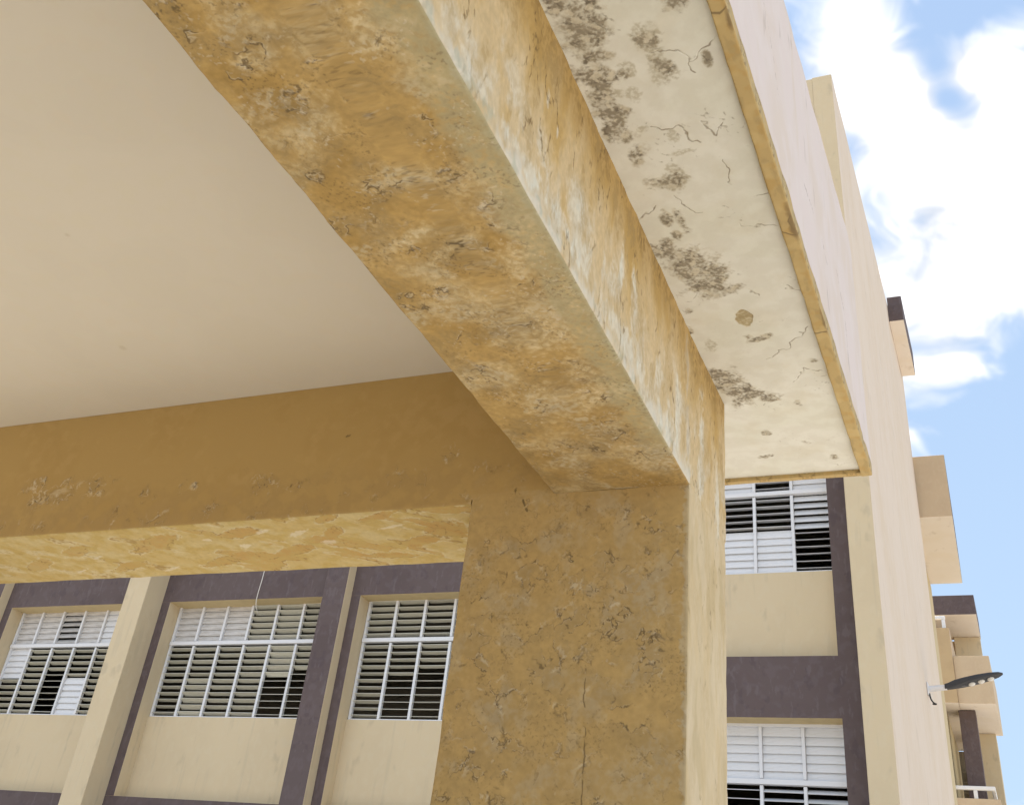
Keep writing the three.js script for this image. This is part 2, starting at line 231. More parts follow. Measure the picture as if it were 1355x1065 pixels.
const mCrossUnder = paint('flaking yellow paint', [-2.97, -2.45, -1.07, -2.09], 1760, 334, (x, y, o) => {
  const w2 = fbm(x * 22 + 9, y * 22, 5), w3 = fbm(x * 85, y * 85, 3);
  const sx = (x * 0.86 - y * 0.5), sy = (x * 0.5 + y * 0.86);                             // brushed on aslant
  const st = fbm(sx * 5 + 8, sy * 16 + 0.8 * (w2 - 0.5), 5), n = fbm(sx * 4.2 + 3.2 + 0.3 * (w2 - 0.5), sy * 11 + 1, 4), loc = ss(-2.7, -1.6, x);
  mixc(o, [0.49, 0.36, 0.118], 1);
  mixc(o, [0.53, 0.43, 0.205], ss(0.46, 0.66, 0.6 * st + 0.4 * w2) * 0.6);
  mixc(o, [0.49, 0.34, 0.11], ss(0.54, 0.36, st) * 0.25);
  const c = crossPatch(x, y, 0.8 * (w2 - 0.5) + 0.25 * (w3 - 0.5)) + 0.5 * ss(0.53, 0.64, n) * (0.25 + 0.4 * loc);
  const patch = ss(0.10, 0.26, c + 0.25 * (w3 - 0.5)), rim = ss(0.02, 0.12, c) * (1 - ss(0.16, 0.3, c));
  mixc(o, [0.44, 0.275, 0.08], ss(0.03, 0.5, c + 0.3 * (w3 - 0.5)) * (0.5 + 0.4 * loc) * (0.25 + 0.75 * ss(0.35, 0.62, 0.6 * w2 + 0.4 * w3)));
  mixc(o, [0.60, 0.53, 0.34], ss(-0.06, 0.12, c) * (1 - patch) * ss(0.34, 0.56, w2) * 0.7);
  mixc(o, [0.24, 0.145, 0.045], rim * patch * ss(0.44, 0.6, fbm(x * 17 + 5, y * 17, 3) + 0.2 * (w3 - 0.5)) * 0.8);
  const R = ridge(x * 30 + w2, y * 30, 4) + 0.3 * (w3 - 0.5), grit = ss(0.55, 0.8, R) * patch * ss(0.48, 0.62, fbm(x * 11, y * 11 + 6, 4));
  mixc(o, [0.21, 0.125, 0.035], grit * 0.75);
  const sc = (1 - ss(0.0, 0.012, Math.abs(st - 0.47))) * ss(0.5, 0.62, w2); mixc(o, [0.33, 0.22, 0.07], sc * 0.45);
  const fl = ss(0.12, 0.5, crossFlake(x, y, 1.8 * (w2 - 0.5) + 1.2 * (w3 - 0.5))); mixc(o, [0.68, 0.62, 0.48], fl * 0.5);
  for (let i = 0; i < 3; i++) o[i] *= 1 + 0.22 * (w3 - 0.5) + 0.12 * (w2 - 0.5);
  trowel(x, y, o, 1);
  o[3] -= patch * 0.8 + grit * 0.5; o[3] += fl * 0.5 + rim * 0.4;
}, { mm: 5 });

// soffit of the overhang: x across, y = z
const mould = spots([[-0.40, -1.2, 0.03, 0.035], [-0.395, -1.265, 0.025, 0.03], [-0.35, -1.11, 0.035, 0.03], [-0.45, -1.555, 0.035, 0.025], [-0.476, -1.68, 0.016, 0.045], [-0.49, -1.85, 0.06, 0.085, 0.35], [-0.45, -1.93, 0.045, 0.045], [-0.53, -1.78, 0.035, 0.05], [-0.52, -1.38, 0.035, 0.06], [-0.50, -1.46, 0.025, 0.03], [-0.515, -2.37, 0.045, 0.06], [-0.493, -1.829, 0.0455, 0.065], [-0.469, -1.898, 0.0585, 0.0715], [-0.456, -1.93, 0.039, 0.039], [-0.52, -1.76, 0.039, 0.039], [-0.508, -1.157, 0.0585, 0.039], [-0.497, -1.205, 0.039, 0.026], [-0.491, -1.11, 0.052, 0.039], [-0.522, -1.322, 0.039, 0.065], [-0.54, -1.4, 0.0132, 0.044], [-0.336, -1.125, 0.022, 0.022], [-0.506, -2.403, 0.0585, 0.039, 0.4], [-0.526, -2.323, 0.0455, 0.078, 0.2], [-0.45, -2.42, 0.039, 0.0195], [-0.512, -1.25, 0.052, 0.039], [-0.534, -1.07, 0.022, 0.055], [-0.344, -1.09, 0.0275, 0.022], [-0.381, -2.46, 0.0132, 0.0242], [-0.4, -2.672, 0.0176, 0.022], [-0.311, -2.269, 0.0132, 0.0132], [-0.344, -2.757, 0.0132, 0.0198], [-0.489, -2.6, 0.0132, 0.0132], [-0.524, -2.735, 0.022, 0.0132], [-0.474, -1.553, 0.039, 0.026], [-0.498, -1.668, 0.0154, 0.0275], [-0.317, -1.26, 0.0088, 0.022], [-0.437, -2.131, 0.0132, 0.0176], [-0.414, -2.147, 0.039, 0.0104, 0.3], [-0.495, -1.72, 0.0154, 0.022], [-0.545, -2.0, 0.011, 0.0132], [-0.574, -2.08, 0.0154, 0.022]]);
const stain = spots([[-0.405, -1.19, 0.03, 0.04], [-0.395, -1.27, 0.03, 0.04], [-0.46, -1.25, 0.02, 0.025], [-0.45, -1.55, 0.04, 0.03], [-0.399, -1.218, 0.022, 0.04], [-0.41, -1.27, 0.02, 0.03], [-0.425, -1.433, 0.014, 0.02], [-0.455, -1.57, 0.025, 0.025], [-0.474, -1.4, 0.014, 0.012], [-0.46, -1.31, 0.02, 0.03], [-0.49, -1.3, 0.015, 0.015], [-0.42, -1.48, 0.03, 0.012], [-0.53, -2.15, 0.02, 0.03], [-0.45, -1.52, 0.02, 0.02]]);
const chip = spots([[-0.429, -2.056, 0.021, 0.036]]);
const soffCrack = cracks([[[-0.29, -1.225], [-0.33, -1.25], [-0.345, -1.255], [-0.36, -1.23], [-0.4, -1.225]], [[-0.345, -1.255], [-0.345, -1.29]], [[-0.364, -1.42], [-0.345, -1.45], [-0.33, -1.42]], [[-0.29, -1.64], [-0.315, -1.64]], [[-0.346, -1.521], [-0.352, -1.59]], [[-0.46, -1.4], [-0.405, -1.41], [-0.385, -1.47]], [[-0.29, -1.75], [-0.37, -1.72]], [[-0.29, -1.98], [-0.33, -1.95]], [[-0.38, -1.98], [-0.4, -1.95]], [[-0.47, -1.6], [-0.44, -1.66], [-0.42, -1.66]], [[-0.3, -2.12], [-0.36, -2.2], [-0.42, -2.24]], [[-0.51, -1.62], [-0.56, -1.66]], [[-0.37, -2.35], [-0.34, -2.3], [-0.29, -2.33]]], 0.0021, 0.014);
const mSoffit = paint('stained cream plaster', [-0.59, -2.89, -0.25, -0.89], 358, 2048, (x, y, o) => {
  const w1 = fbm(x * 5, y * 5 + 30, 4), w2 = fbm(x * 30 + 9, y * 30, 5), w3 = fbm(x * 130, y * 130, 3), wx = x + 0.016 * (w2 - 0.5), wy = y + 0.016 * (fbm(x * 30 + 70, y * 30, 3) - 0.5);
  mixc(o, [0.745, 0.74, 0.675], 1);
  mixc(o, [0.715, 0.715, 0.63], ss(0.45, 0.65, w1) * 0.7); mixc(o, [0.68, 0.65, 0.545], ss(0.52, 0.75, fbm(x * 9 + 60, y * 9, 5)) * 0.5);
  const st = ss(0.05, 0.5, stain(x, y, 1.2 * (w2 - 0.5) + 0.3 * (w3 - 0.5))); mixc(o, [0.42, 0.38, 0.27], st * (0.25 + 0.55 * ss(0.35, 0.6, w3)) * 0.8);
  const mo = mould(x, y, 1.9 * (fbm(x * 17 + 33, y * 17 + 5, 5) - 0.5) + 0.9 * (w2 - 0.5) + 0.4 * (w3 - 0.5)), R = ridge(wx * 26, wy * 26, 5) + 0.35 * (w3 - 0.5);
  const film = ss(-0.06, 0.6, mo), core = ss(0.25, 0.7, mo);
  mixc(o, [0.40, 0.355, 0.265], film * (0.5 + 0.5 * ss(0.34, 0.6, 0.5 * w3 + 0.5 * w2)));
  mixc(o, [0.20, 0.17, 0.125], core * ss(0.36, 0.62, w3 * 0.5 + w2 * 0.5) * 0.7);
  mixc(o, [0.12, 0.10, 0.075], clamp(film * ss(0.5, 0.78, R) * 0.7));
  mixc(o, [0.68, 0.63, 0.5], film * ss(0.56, 0.66, fbm(x * 46 + 5, y * 46, 4)) * 0.7);
  const cd = chip(x, y, 0.7 * (w2 - 0.5)), ch = ss(0.02, 0.10, cd);
  mixc(o, [0.74, 0.66, 0.48], ss(-0.02, 0.02, cd) * (cd > 0 ? 0.7 : 0)); mixc(o, [0.40, 0.32, 0.17], ch * 0.95 * (0.6 + 0.4 * ss(0.35, 0.6, w3))); mixc(o, [0.30, 0.225, 0.10], ch * ss(0.4, 0.62, w2) * 0.6);
  const cr = soffCrack(x, y); mixc(o, [0.24, 0.2, 0.145], ss(0.15, 0.85, cr) * ss(0.4, 0.54, w2 + 0.04) * 0.7);
  mixc(o, [0.46, 0.42, 0.32], ss(-0.55, 0.3, mo) * ss(0.36, 0.62, fbm(x * 18 + 30, y * 18, 5)) * (film < 1 ? 0.22 : 0.12));
  mixc(o, [0.30, 0.255, 0.185], ss(0.0, 0.3, cr) * ss(0.52, 0.62, w2) * 0.6);
  const veins = ss(0.66, 0.86, R) * ss(0.58, 0.70, fbm(x * 8 + 70, y * 8, 4));
  mixc(o, [0.23, 0.19, 0.13], veins * 0.6);
  trowel(x, y, o, 0.9); o[3] -= ch * 2 + film * 0.7 * ss(0.4, 0.6, w2) + cr * 1.2 + veins * 0.4; o[3] += 0.5 * film * (1 - core);
}, { mm: 6 });

// fascia: x = z along, y up
const fasCrack = cracks([[[-1.907, 3.256], [-1.99, 3.262], [-2.038, 3.272]], [[-1.5, 3.40], [-1.581, 3.313], [-1.608, 3.252]], [[-2.165, 3.278], [-2.22, 3.25]], [[-1.3, 3.45], [-1.42, 3.44]], [[-2.4, 3.35], [-2.5, 3.3], [-2.52, 3.2]]], 0.004, 0.01);
const mFascia = paint('pale pink render', [-2.9, 3.0, -0.9, 3.92], 1280, 588, (x, y, o) => {
  const w1 = fbm(x * 3, y * 3 + 30, 5), w2 = fbm(x * 14, y * 10, 4), w3 = fbm(x * 80, y * 60, 3), X = x + 0.02 * (w2 - 0.5);
  mixc(o, [0.685, 0.60, 0.55], 1); mixc(o, [0.655, 0.555, 0.47], ss(0.42, 0.7, w1) * 0.7); mixc(o, [0.71, 0.63, 0.595], ss(0.5, 0.7, w2) * 0.4);
  mixc(o, [0.63, 0.52, 0.40], ss(0.62, 0.78, fbm(X * 9 + 2, y * 2.2, 5)) * 0.4);
  const v = ss(0.68, 0.76, fbm(X * 26 + 8, y * 4 + 3, 5)) * ss(0.52, 0.66, fbm(x * 7, y * 7 + 60, 3)); mixc(o, [0.38, 0.31, 0.26], v * 0.5);
  const cr = fasCrack(x, y); mixc(o, [0.3, 0.23, 0.19], ss(0.2, 0.8, cr) * ss(0.42, 0.56, w3) * 0.75);
  const foot = ss(3.045, 3.022, y + 0.02 * (w3 - 0.5)); mixc(o, [0.6, 0.46, 0.25], foot * 0.6);
  trowel(x, y, o, 0.8); o[3] -= cr;
}, { mm: 5 });
const lipCrack = cracks([[[-0.29, -1.16], [-0.27, -1.165], [-0.25, -1.15]], [[-0.3, -1.74], [-0.25, -1.77]], [[-0.3, -2.13], [-0.25, -2.13]], [[-0.25, -1.68], [-0.268, -1.72], [-0.25, -1.78]]], 0.0045, 0.006);
const lipDirt = spots([[-0.258, -1.73, 0.012, 0.07], [-0.257, -1.18, 0.01, 0.03], [-0.29, -1.3, 0.006, 0.06], [-0.256, -2.08, 0.006, 0.08]]);
const mLip = paint('ochre edge paint', [-0.31, -2.9, -0.25, -0.9], 128, 2048, (x, y, o) => {
  const w2 = fbm(x * 26, y * 26, 4), w3 = fbm(x * 110, y * 110, 3);
  mixc(o, [0.495, 0.365, 0.165], 1); mixc(o, [0.36, 0.27, 0.125], ss(0.54, 0.68, fbm(x * 40 + 7, y * 14, 5)) * 0.5); mixc(o, [0.48, 0.31, 0.10], ss(0.5, 0.66, w2) * 0.5); mixc(o, [0.60, 0.46, 0.22], ss(0.55, 0.7, fbm(x * 12, y * 12, 3)) * 0.5);
  mixc(o, [0.2, 0.14, 0.07], Math.max(ss(0.2, 0.7, lipCrack(x, y)) * 0.85, clamp(lipDirt(x, y, 1.1 * (w2 - 0.5)) * 1.6) * 0.8));
  const e = ss(0.012, 0.0, Math.min(x + 0.2925, 0.06) + 0.01 * (w2 - 0.5)); mixc(o, [0.2, 0.14, 0.06], e * ss(0.5, 0.6, w3) * 0.6);
  trowel(x, y, o, 0.8);
}, { mm: 4 });
const ceilSpot = spots([[-1.823, -1.345, 0.009, 0.009], [-2.03, -1.793, 0.012, 0.014]]);
const mCeiling = paint('cream ceiling paint', [-3.2, -2.1, -0.8, -0.2], 640, 506, (x, y, o) => {
  const w1 = fbm(x * 2.2, y * 2.2, 4), w2 = fbm(x * 18, y * 18, 4);
  mixc(o, [0.685, 0.63, 0.52], 1); mixc(o, [0.655, 0.60, 0.49], ss(0.4, 0.7, w1) * 0.5); mixc(o, [0.69, 0.62, 0.47], ss(0.5, 0.7, w2) * 0.25);
  mixc(o, [0.50, 0.43, 0.3], clamp(ceilSpot(x, y, 0.5 * (w2 - 0.5)) * 1.6) * 0.4);
  o[3] += 0.5 * (w2 - 0.5) + 0.25 * (fbm(x * 70, y * 70, 2) - 0.5);
}, { mm: 4 });
const mBeige = paint('beige wall paint', [0, 0, 4, 4], 768, 768, (x, y, o) => {
  const w1 = fbm(x * 1.1, y * 0.9, 4), w2 = fbm(x * 9, y * 7, 4), st = fbm(x * 12 + 5, y * 1.1, 4);
  mixc(o, [0.63, 0.515, 0.335], 1); mixc(o, [0.585, 0.475, 0.31], ss(0.4, 0.7, w1) * 0.55); mixc(o, [0.64, 0.545, 0.375], ss(0.5, 0.7, w2) * 0.3);
  mixc(o, [0.5, 0.42, 0.29], ss(0.62, 0.74, st) * 0.3);
  const g = ss(0.66, 0.8, fbm(x * 4, y * 2 + 9, 6)); mixc(o, [0.42, 0.35, 0.24], g * 0.4);
  o[3] += 1.6 * (w2 - 0.5) + 0.5 * (fbm(x * 50, y * 50, 2) - 0.5);
}, { mm: 6 });
const mPurple = paint('dull purple wall paint', [0, 0, 4, 4], 768, 768, (x, y, o) => {
  const w1 = fbm(x * 1.3, y * 1.0, 4), w2 = fbm(x * 8, y * 8, 4), dr = fbm(x * 7, y * 4.4, 5);
  mixc(o, [0.118, 0.086, 0.082], 1); mixc(o, [0.097, 0.069, 0.067], ss(0.4, 0.7, w1) * 0.6);
  mixc(o, [0.085, 0.062, 0.066], ss(0.60, 0.68, dr) * 0.5); mixc(o, [0.17, 0.14, 0.145], ss(0.64, 0.72, fbm(x * 15 + 3, y * 5, 4)) * 0.35); mixc(o, [0.15, 0.12, 0.125], ss(0.5, 0.7, w2) * 0.3);
  o[3] += 1.4 * (w2 - 0.5) + 0.4 * (fbm(x * 50, y * 50, 2) - 0.5);
}, { mm: 6, rough: 0.85 });
const mSide = paint('pinkish beige gable paint', [-20, 0, -10, 15], 768, 1152, (x, y, o) => {
  const w1 = fbm(x * 0.6, y * 0.4, 5), w2 = fbm(x * 6, y * 5, 4), X = x + 0.2 * (w1 - 0.5) + 0.1 * (w2 - 0.5), st = fbm(X * 1.5 + 5, y * 0.22, 4);
  mixc(o, [0.70, 0.59, 0.475], 1); mixc(o, [0.67, 0.55, 0.415], ss(0.4, 0.7, w1) * 0.6); mixc(o, [0.65, 0.52, 0.36], ss(0.5, 0.75, st) * 0.35); mixc(o, [0.725, 0.63, 0.535], ss(0.5, 0.7, w2) * 0.3);
  const g = ss(0.64, 0.76, fbm(X * 4 + 3, y * 1.4 + 9, 6)); mixc(o, [0.5, 0.41, 0.3], g * 0.25);
  o[3] += 2 * (w2 - 0.5);
}, { mm: 8 });
const mTanDark = paint('darker tan parapet paint', [0, 0, 3, 3], 192, 192, (x, y, o) => { const w = fbm(x * 2, y * 2 + 7, 4); mixc(o, [0.53, 0.385, 0.215], 1); mixc(o, [0.47, 0.34, 0.19], ss(0.4, 0.7, w) * 0.5); o[3] += w - 0.5; }, { mm: 6 });
const mTan = paint('tan parapet paint', [0, 0, 3, 3], 384, 384, (x, y, o) => { const w = fbm(x * 2, y * 2, 4), v = fbm(x * 12, y * 9, 4); mixc(o, [0.59, 0.455, 0.30], 1); mixc(o, [0.54, 0.41, 0.27], ss(0.4, 0.7, w) * 0.5); mixc(o, [0.62, 0.5, 0.34], ss(0.5, 0.72, v) * 0.35); o[3] += v - 0.5; }, { mm: 6 });
const mCream = paint('cream soffit paint', [0, 0, 3, 3], 512, 512, (x, y, o) => { const w = fbm(x * 2.2 + 8, y * 2.2, 4), v = fbm(x * 12, y * 9 + 4, 4); mixc(o, [0.75, 0.67, 0.575], 1); mixc(o, [0.72, 0.63, 0.51], ss(0.42, 0.7, w) * 0.5); mixc(o, [0.5, 0.42, 0.32], ss(0.64, 0.76, fbm(x * 3, y * 1.6, 6)) * 0.4); o[3] += v - 0.5; }, { mm: 6 });
const mReveal = paint('yellowish reveal paint', [0, 0, 3, 3], 256, 256, (x, y, o) => { const v = fbm(x * 9, y * 7, 4); mixc(o, [0.56, 0.445, 0.245], 1); mixc(o, [0.5, 0.4, 0.22], ss(0.45, 0.7, v) * 0.5); o[3] += v - 0.5; }, { mm: 4 });
const mSlat = paint('white louvre enamel', [0, 0, 1, 1], 256, 256, (x, y, o) => { const v = fbm(x * 7, y * 30, 4); mixc(o, [0.74, 0.745, 0.76], 1); mixc(o, [0.64, 0.63, 0.61], ss(0.52, 0.75, v) * 0.5); o[3] += 0.2 * (v - 0.5); }, { mm: 2, rough: 0.42 });
const mSlatBounce = paint('louvre enamel with warm bounce tint', [0, 0, 1, 1], 256, 256, (x, y, o) => { const v = fbm(x * 6 + 3, y * 26, 4); mixc(o, [0.70, 0.69, 0.59], 1); mixc(o, [0.58, 0.565, 0.46], ss(0.46, 0.7, v) * 0.6); o[3] += 0.2 * (v - 0.5); }, { mm: 2, rough: 0.45 });  // grime, plus warm ground bounce put into the colour of open slats
const mSlatDirty = paint('grimy louvre enamel', [0, 0, 1, 1], 256, 256, (x, y, o) => { const v = fbm(x * 5 + 8, y * 22, 5), g = fbm(x * 3, y * 40 + 6, 4); mixc(o, [0.60, 0.575, 0.55], 1); mixc(o, [0.42, 0.39, 0.35], ss(0.45, 0.68, v) * 0.7); mixc(o, [0.7, 0.69, 0.67], ss(0.56, 0.7, g) * 0.6); o[3] += 0.2 * (v - 0.5); }, { mm: 2, rough: 0.55 });
const mConcrete = paint('sunlit concrete paving', [0, 0, 8, 8], 512, 512, (x, y, o) => { const w = fbm(x * 0.9, y * 0.9, 5), v = fbm(x * 14, y * 14, 4); mixc(o, [0.555, 0.53, 0.48], 1); mixc(o, [0.497, 0.473, 0.428], ss(0.4, 0.7, w) * 0.7); mixc(o, [0.58, 0.545, 0.485], ss(0.5, 0.7, v) * 0.4); o[3] += 2 * (v - 0.5); }, { mm: 8, repeat: 'tile' });
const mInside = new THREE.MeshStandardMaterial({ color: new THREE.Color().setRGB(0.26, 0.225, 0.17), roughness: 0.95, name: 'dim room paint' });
const mFrame = new THREE.MeshStandardMaterial({ color: new THREE.Color().setRGB(0.73, 0.735, 0.75), roughness: 0.4, name: 'white aluminium' });
const mRail = new THREE.MeshStandardMaterial({ color: new THREE.Color().setRGB(0.8, 0.79, 0.77), roughness: 0.45, name: 'white railing enamel' });
const mHousing = new THREE.MeshStandardMaterial({ color: new THREE.Color().setRGB(0.05, 0.052, 0.06), roughness: 0.85, name: 'dark lamp casting' });
const mArm = new THREE.MeshStandardMaterial({ color: new THREE.Color().setRGB(0.72, 0.72, 0.73), roughness: 0.5, name: 'white painted bracket' });
const mLens = new THREE.MeshPhysicalMaterial({ color: new THREE.Color().setRGB(0.62, 0.6, 0.55), roughness: 0.3, clearcoat: 0.6, name: 'lamp lens' });
const mCable = new THREE.MeshStandardMaterial({ color: new THREE.Color().setRGB(0.72, 0.7, 0.64), roughness: 0.7, name: 'white cable sheath' });
const mBlack = new THREE.MeshStandardMaterial({ color: new THREE.Color().setRGB(0.03, 0.03, 0.03), roughness: 0.6, name: 'black cable sheath' });

// ---------------------------------------------------------------- building bricks of the script
const used = new Map();
function numbered(n) { const k = used.get(n) ?? 0; used.set(n, k + 1); return k ? `${n}_${String(k).padStart(3, '0')}` : n; }
function thing(name, label, category, [x, y, z] = [0, 0, 0], group) {
  const g = new THREE.Group(); g.name = numbered(name); g.position.set(x, y, z); g.userData = { label, category }; if (group) g.userData.group = group; scene.add(g); return g;
}
function part(name, geo, mat, parent, label) {
  const m = new THREE.Mesh(geo, mat); m.name = name; m.castShadow = m.receiveShadow = true; if (label) m.userData.label = label;
  if (parent.position.lengthSq() && geo.userData.world) m.position.copy(parent.position).negate();
  parent.add(m); return m;
}
// A solid block between two corners in world metres, its edges worn round by r, its surface slightly uneven.
// mats: one material or { px, nx, py, ny, pz, nz, all }; sharp: sides that butt on something and stay square; warp(v): bends the block
const SIDES = ['px', 'nx', 'py', 'ny', 'pz', 'nz'];
function block([x0, y0, z0], [x1, y1, z1], mats, { r = 0.008, step = 0.5, rough = 0, sharp = '', warp, inside } = {}) {
  const lo = [x0, y0, z0], hi = [x1, y1, z1], pos = [], nor = [], uv = [], idx = [], groups = [];
  const rl = [0, 1, 2].map((a) => sharp.includes('n' + 'xyz'[a]) ? 0 : r), rh = [0, 1, 2].map((a) => sharp.includes('p' + 'xyz'[a]) ? 0 : r);
  const cuts = [0, 1, 2].map((a) => {
    const c = []; const L = hi[a] - lo[a];
    if (rl[a]) c.push(lo[a], lo[a] + rl[a] * 0.3, lo[a] + rl[a]); else c.push(lo[a]);
    const n = Math.max(1, Math.round((L - rl[a] - rh[a]) / step)), s = lo[a] + rl[a], e = hi[a] - rh[a];
    for (let i = 1; i < n; i++) c.push(s + (e - s) * i / n);
    if (rh[a]) c.push(e, hi[a] - rh[a] * 0.3, hi[a]); else c.push(hi[a]);
    return c;
  });
  const list = []; const get = (k) => mats.isMaterial ? mats : (mats[k] ?? mats.all);
  SIDES.forEach((k, f) => {
    const a = f >> 1, up = f % 2 === 0, b = (a + 1) % 3, c = (a + 2) % 3, m = get(k);
    if (!m) return;
    const base = pos.length / 3, start = idx.length, rect = m.userData.rect;
    for (const q of cuts[c]) for (const p of cuts[b]) {
      const v = [0, 0, 0]; v[a] = up ? hi[a] : lo[a]; v[b] = p; v[c] = q;
      const n = [0, 0, 0]; let l = 0;
      const in_ = v.map((t, i) => clamp(t, lo[i] + rl[i], hi[i] - rh[i]));
      for (let i = 0; i < 3; i++) { n[i] = v[i] - in_[i]; l += n[i] * n[i]; }
      if (l < 1e-14) { n[a] = up ? 1 : -1; } else { l = Math.sqrt(l); const rr = r; for (let i = 0; i < 3; i++) { n[i] /= l; v[i] = in_[i] + n[i] * rr; } if (!(up ? rh : rl)[a]) { v[a] = up ? hi[a] : lo[a]; } }
      if (rough) { const d = rough * ((fbm((v[0] + v[2] * 0.7) * 11 + 3, v[1] * 11 + v[2] * 5, 3) - 0.5) * 1.6 + 0.7 * (fbm((v[0] - v[1]) * 37, v[2] * 37 + 8, 2) - 0.5)); for (let i = 0; i < 3; i++) v[i] += n[i] * d; }
      const w = a === 0 ? [v[2], v[1]] : a === 1 ? [v[0], v[2]] : [v[0], v[1]];
      if (warp) warp(v);
      pos.push(...v); nor.push(...n);
      uv.push(rect ? (w[0] - rect[0]) / (rect[2] - rect[0]) : w[0], rect ? (w[1] - rect[1]) / (rect[3] - rect[1]) : w[1]);
    }
    const nb = cuts[b].length, nc = cuts[c].length;
    for (let j = 0; j + 1 < nc; j++) for (let i = 0; i + 1 < nb; i++) { const s = base + j * nb + i; if (up) idx.push(s, s + 1, s + nb + 1, s, s + nb + 1, s + nb); else idx.push(s, s + nb + 1, s + 1, s, s + nb, s + nb + 1); }
    groups.push([start, idx.length - start, m]);
  });
  const g = new THREE.BufferGeometry();
  g.setAttribute('position', new THREE.Float32BufferAttribute(pos, 3)); g.setAttribute('normal', new THREE.Float32BufferAttribute(nor, 3)); g.setAttribute('uv', new THREE.Float32BufferAttribute(uv, 2)); g.setIndex(idx);
  const ms = [...new Set(groups.map((q) => q[2]))];
  if (ms.length > 1) for (const [s, n, m] of groups) g.addGroup(s, n, ms.indexOf(m));
  g.userData = { world: true };
  return [g, ms.length > 1 ? ms : ms[0]];
}
const solid = (name, parent, a, b, mats, opt, label) => { const [g, m] = block(a, b, mats, opt); return part(name, g, m, parent, label); };
function tube(pts, r, seg = 24, closed = false) { const g = new THREE.TubeGeometry(new THREE.CatmullRomCurve3(pts.map((p) => new THREE.Vector3(...p)), closed), seg, r, 8, closed); g.userData = { world: true }; return g; }

// ---------------------------------------------------------------- the ground
{
  const g = new THREE.PlaneGeometry(600, 600); g.rotateX(-Math.PI / 2);
  const uv = g.attributes.uv; for (let i = 0; i < uv.count; i++) uv.setXY(i, uv.getX(i) * 75, uv.getY(i) * 75);
  const m = new THREE.Mesh(g, mConcrete); m.name = 'ground'; m.receiveShadow = true; m.userData = { kind: 'structure', label: 'pale sunlit concrete yard', category: 'ground' }; scene.add(m);
}

// ---------------------------------------------------------------- the school building behind
const ZF = -12, ZP = -12.22, ZW = -12.26;
const school = thing('school_building', 'long beige school building with purple bands and white louvred windows', 'building', [-8, 0, -12]);
const purple = { pz: mPurple, all: mReveal }, STOREY = 3.2;
// window of louvres: x0..x1, sill, top; panes: for each column the tilts of the upper and of the lower slats
const PITCH = 0.0868, BLADE = 0.099;
const bladeGeo = (() => {
  const s = new THREE.Shape(), n = 6, t = 0.0022;
  for (let i = 0; i <= n; i++) { const u = i / n; s[i ? 'lineTo' : 'moveTo']((u - 0.5) * BLADE, 0.004 * Math.sin(u * Math.PI) + t); }
  for (let i = n; i >= 0; i--) { const u = i / n; s.lineTo((u - 0.5) * BLADE, 0.004 * Math.sin(u * Math.PI) - t); }
  const g = new THREE.ExtrudeGeometry(s, { depth: 1, bevelEnabled: false, steps: 1 });
  g.translate(0, 0, -0.5); g.rotateY(-Math.PI / 2);                     // length along x, outer edge towards +z
  g.computeBoundingBox();
  const p = g.attributes.position, uv = g.attributes.uv; for (let i = 0; i < p.count; i++) uv.setXY(i, p.getX(i) * 0.5 + 0.5, p.getZ(i) * 2 + 0.5);
  return g;
})();
const OPEN = -11, THIN = 13, SHUT = 76, AJAR = 56;
function bars(list) { return mergeGeometries(list.map(([x, y, z, w, h, d]) => { const [g] = block([x - w / 2, y - h / 2, z - d / 2], [x + w / 2, y + h / 2, z + d / 2], mFrame, { r: 0.004, step: 9 }); return g; })); }
function louvreWindow(x0, sill, cw, n, cols, label, seed) {
  const g = new THREE.Group(); g.name = 'window'; g.userData.label = label; g.position.set(x0, sill, ZW); g.position.sub(school.position); school.add(g);
  const R = rng(seed), w = cw * n, lowH = 11 * PITCH, tr = lowH + 0.032, top = tr + 0.032 + 6 * PITCH;
  part('frame', bars([[w / 2, tr, 0.012, w - 0.004, 0.052, 0.07], [w / 2, top + 0.018, 0, w, 0.036, 0.06], [w / 2, -0.012, 0, w, 0.03, 0.06], [0.014, top / 2, 0.002, 0.036, top, 0.052], [w - 0.014, top / 2, 0.002, 0.036, top, 0.052]]), mFrame, g);
  for (let i = 1; i < n; i++) for (const [y, h] of [[lowH / 2, lowH - 0.002], [tr + 0.032 + 3 * PITCH, 6 * PITCH - 0.002]]) part('mullion', bars([[i * cw, y, 0.006, 0.036, h, 0.05]]), mFrame, g);
  for (let i = 0; i < n; i++) {
    const [up, low, dirty] = cols[i] ?? cols[cols.length - 1];
    const put = (k, y, a, dirt) => { const m = part('slat', bladeGeo, dirt ? mSlatDirty : a < 45 && seed < 14 ? mSlatBounce : mSlat, g); m.scale.x = cw - 0.04; m.position.set((i + 0.5) * cw, y, -0.012 + 0.004 * (R() - 0.5)); m.rotation.set(THREE.MathUtils.degToRad(a + (R() - 0.5) * (a > 70 ? 2.5 : 6)), 0, (R() - 0.5) * 0.008); };
    for (let k = 0; k < 6; k++) put(k, tr + 0.032 + (5 - k + 0.5) * PITCH, Array.isArray(up) ? up[k] : up, dirty);
    for (let k = 0; k < 11; k++) put(k, (10 - k + 0.5) * PITCH, Array.isArray(low) ? low[k] : low, false);
  }
  return g;
}
const split = (n, a, b) => [...Array(11)].map((_, i) => (i < n ? a : b));
